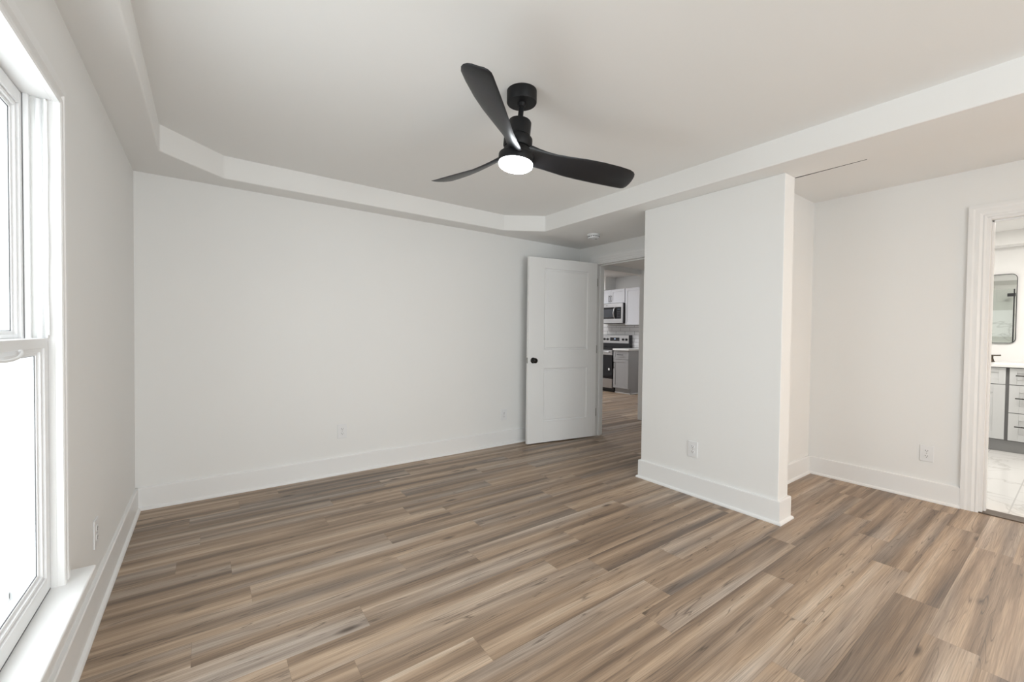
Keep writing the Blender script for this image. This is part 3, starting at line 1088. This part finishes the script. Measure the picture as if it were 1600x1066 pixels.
structure(MB().box(XR + T, XR + T + 0.016, 0.56, 1.5, 2.06, 2.13).build('trim_shower_band', mat('band_marble', (0.5, 0.5, 0.47), 0.3)), 'darker band along the top of the shower tile', 'tile band')
m = MB().box(XR + T + 0.011, XR + T + 0.02, 0.725, 0.95, 1.24, 1.66)  # thin slab painted pale in place of reflected window light
structure(m.build('trim_shower_glare', GLARE), 'pale veined panel painted in for a patch of light on the shower wall', 'wall tile')

t = thing('shower_screen', 'frameless glass shower screen with black edge seal seen in the mirror', 'shower screen')
SX = 4.62
MB().box(SX, SX + 0.008, 0.71, 1.48, 0.03, 1.98).build('glass_pane', SGLASS, t)
MB().box(SX - 0.004, SX + 0.012, 0.698, 0.712, 0.03, 1.98).build('edge_seal', BPLAS, t)
MB().box(SX - 0.012, SX + 0.02, 0.69, 0.775, 1.865, 1.915).build('hinge', BPLAS, t)
MB().box(SX - 0.012, SX + 0.02, 0.69, 1.49, 0.0, 0.03).build('sill_rail', BPLAS, t)

# vanity
VX = 6.84
t = thing('vanity', 'grey shaker bathroom vanity with drawer stack and black pulls', 'vanity')
MB().box(VX + 0.018, XB - 0.002, 0.05, 1.32, 0.125, 0.905).build('carcass', DGREY, t)
MB().box(VX + 0.07, XB - 0.002, 0.05, 1.32, 0.0, 0.125).build('toe_kick', mat('toe_grey', (0.36, 0.36, 0.36), 0.5), t)
shaker(MB(), VX, 0.515, 0.905, 0.725, 0.898, rail=0.05).build('false_drawer', VANG, t, bevel=0.001)
shaker(MB(), VX, 0.91, 1.30, 0.725, 0.898, rail=0.05).build('false_drawer', VANG, t, bevel=0.001)
for a, b in ((0.515, 0.905), (0.91, 1.30)):
    d = shaker(MB(), VX, a, b, 0.135, 0.718, rail=0.085).build('vanity_door', VANG, t, bevel=0.001)
    hy = 0.875 if a < 0.7 else 0.94
    pull('bar_handle', VX, (hy, 0.52), (hy, 0.66), d)
for z0, z1 in ((0.725, 0.898), (0.430, 0.718), (0.135, 0.423)):
    d = shaker(MB(), VX, 0.065, 0.489, z0, z1, rail=0.05 if z1 > 0.8 else 0.07).build('drawer', VANG, t, bevel=0.001)
    pull('bar_handle', VX, (0.445, (z0 + z1) / 2 + 0.01), (0.11, (z0 + z1) / 2 + 0.01), d)
tag(MB().box(VX - 0.025, XB - 0.001, 0.03, 1.34, 0.906, 0.94).build('stone_countertop', QUARTZ, bevel=0.003), 'white vanity top below the bathroom mirror', 'countertop')

t = tag(empty('faucet_handle', (7.28, 0.657, 0.94)), 'dark bronze lever faucet handle on the white vanity top', 'faucet handle')
MB().lathe([(0.026, 0.0), (0.026, 0.006), (0.020, 0.012), (0.015, 0.035), (0.011, 0.05), (0.014, 0.058), (0.012, 0.066), (0.0005, 0.07)], 24).build('bell_base', FAUC, t, smooth=True)
MB().tube([(0, 0.02, 0.074), (0, 0.0, 0.075), (0, -0.035, 0.076), (0, -0.065, 0.078)], 0.007, 10).build('lever', FAUC, t, smooth=True)
MB().lathe([(0.0005, -0.070), (0.008, -0.068), (0.008, -0.062), (0.005, -0.060)], 14, (0, 0, 0.078), 'y').build('lever_tip', FAUC, t, smooth=True)


def rrect(y0, y1, z0, z1, r, n=8):
    pts = []
    for cy, cz, a0 in ((y1 - r, z1 - r, 0), (y0 + r, z1 - r, PI / 2), (y0 + r, z0 + r, PI), (y1 - r, z0 + r, 3 * PI / 2)):
        for k in range(n + 1):
            a = a0 + PI / 2 * k / n
            pts.append((cy + r * math.cos(a), cz + r * math.sin(a)))
    return pts


t = thing('wall_mirror', 'rounded rectangular wall mirror with thin black frame above the vanity', 'mirror')
P0 = rrect(0.492, 1.255, 1.155, 1.945, 0.05)
P1 = rrect(0.497, 1.250, 1.160, 1.940, 0.046)
m = MB()
R0 = [m.ring([(x, *p) for p in P]) for P, x in ((P0, XB), (P0, XB - 0.022), (P1, XB - 0.022), (P1, XB - 0.012))]
for a, b in zip(R0, R0[1:]):
    for i in range(len(a)):
        j = (i + 1) % len(a)
        m.bm.faces.new((a[i], a[j], b[j], b[i]))
m.build('mirror_frame', BPLAS, t)
MB().prism(P1, lambda u, v: (XB - 0.014, u, v), lambda u, v: (XB - 0.002, u, v)).build('mirror_glass', MIRROR, t)
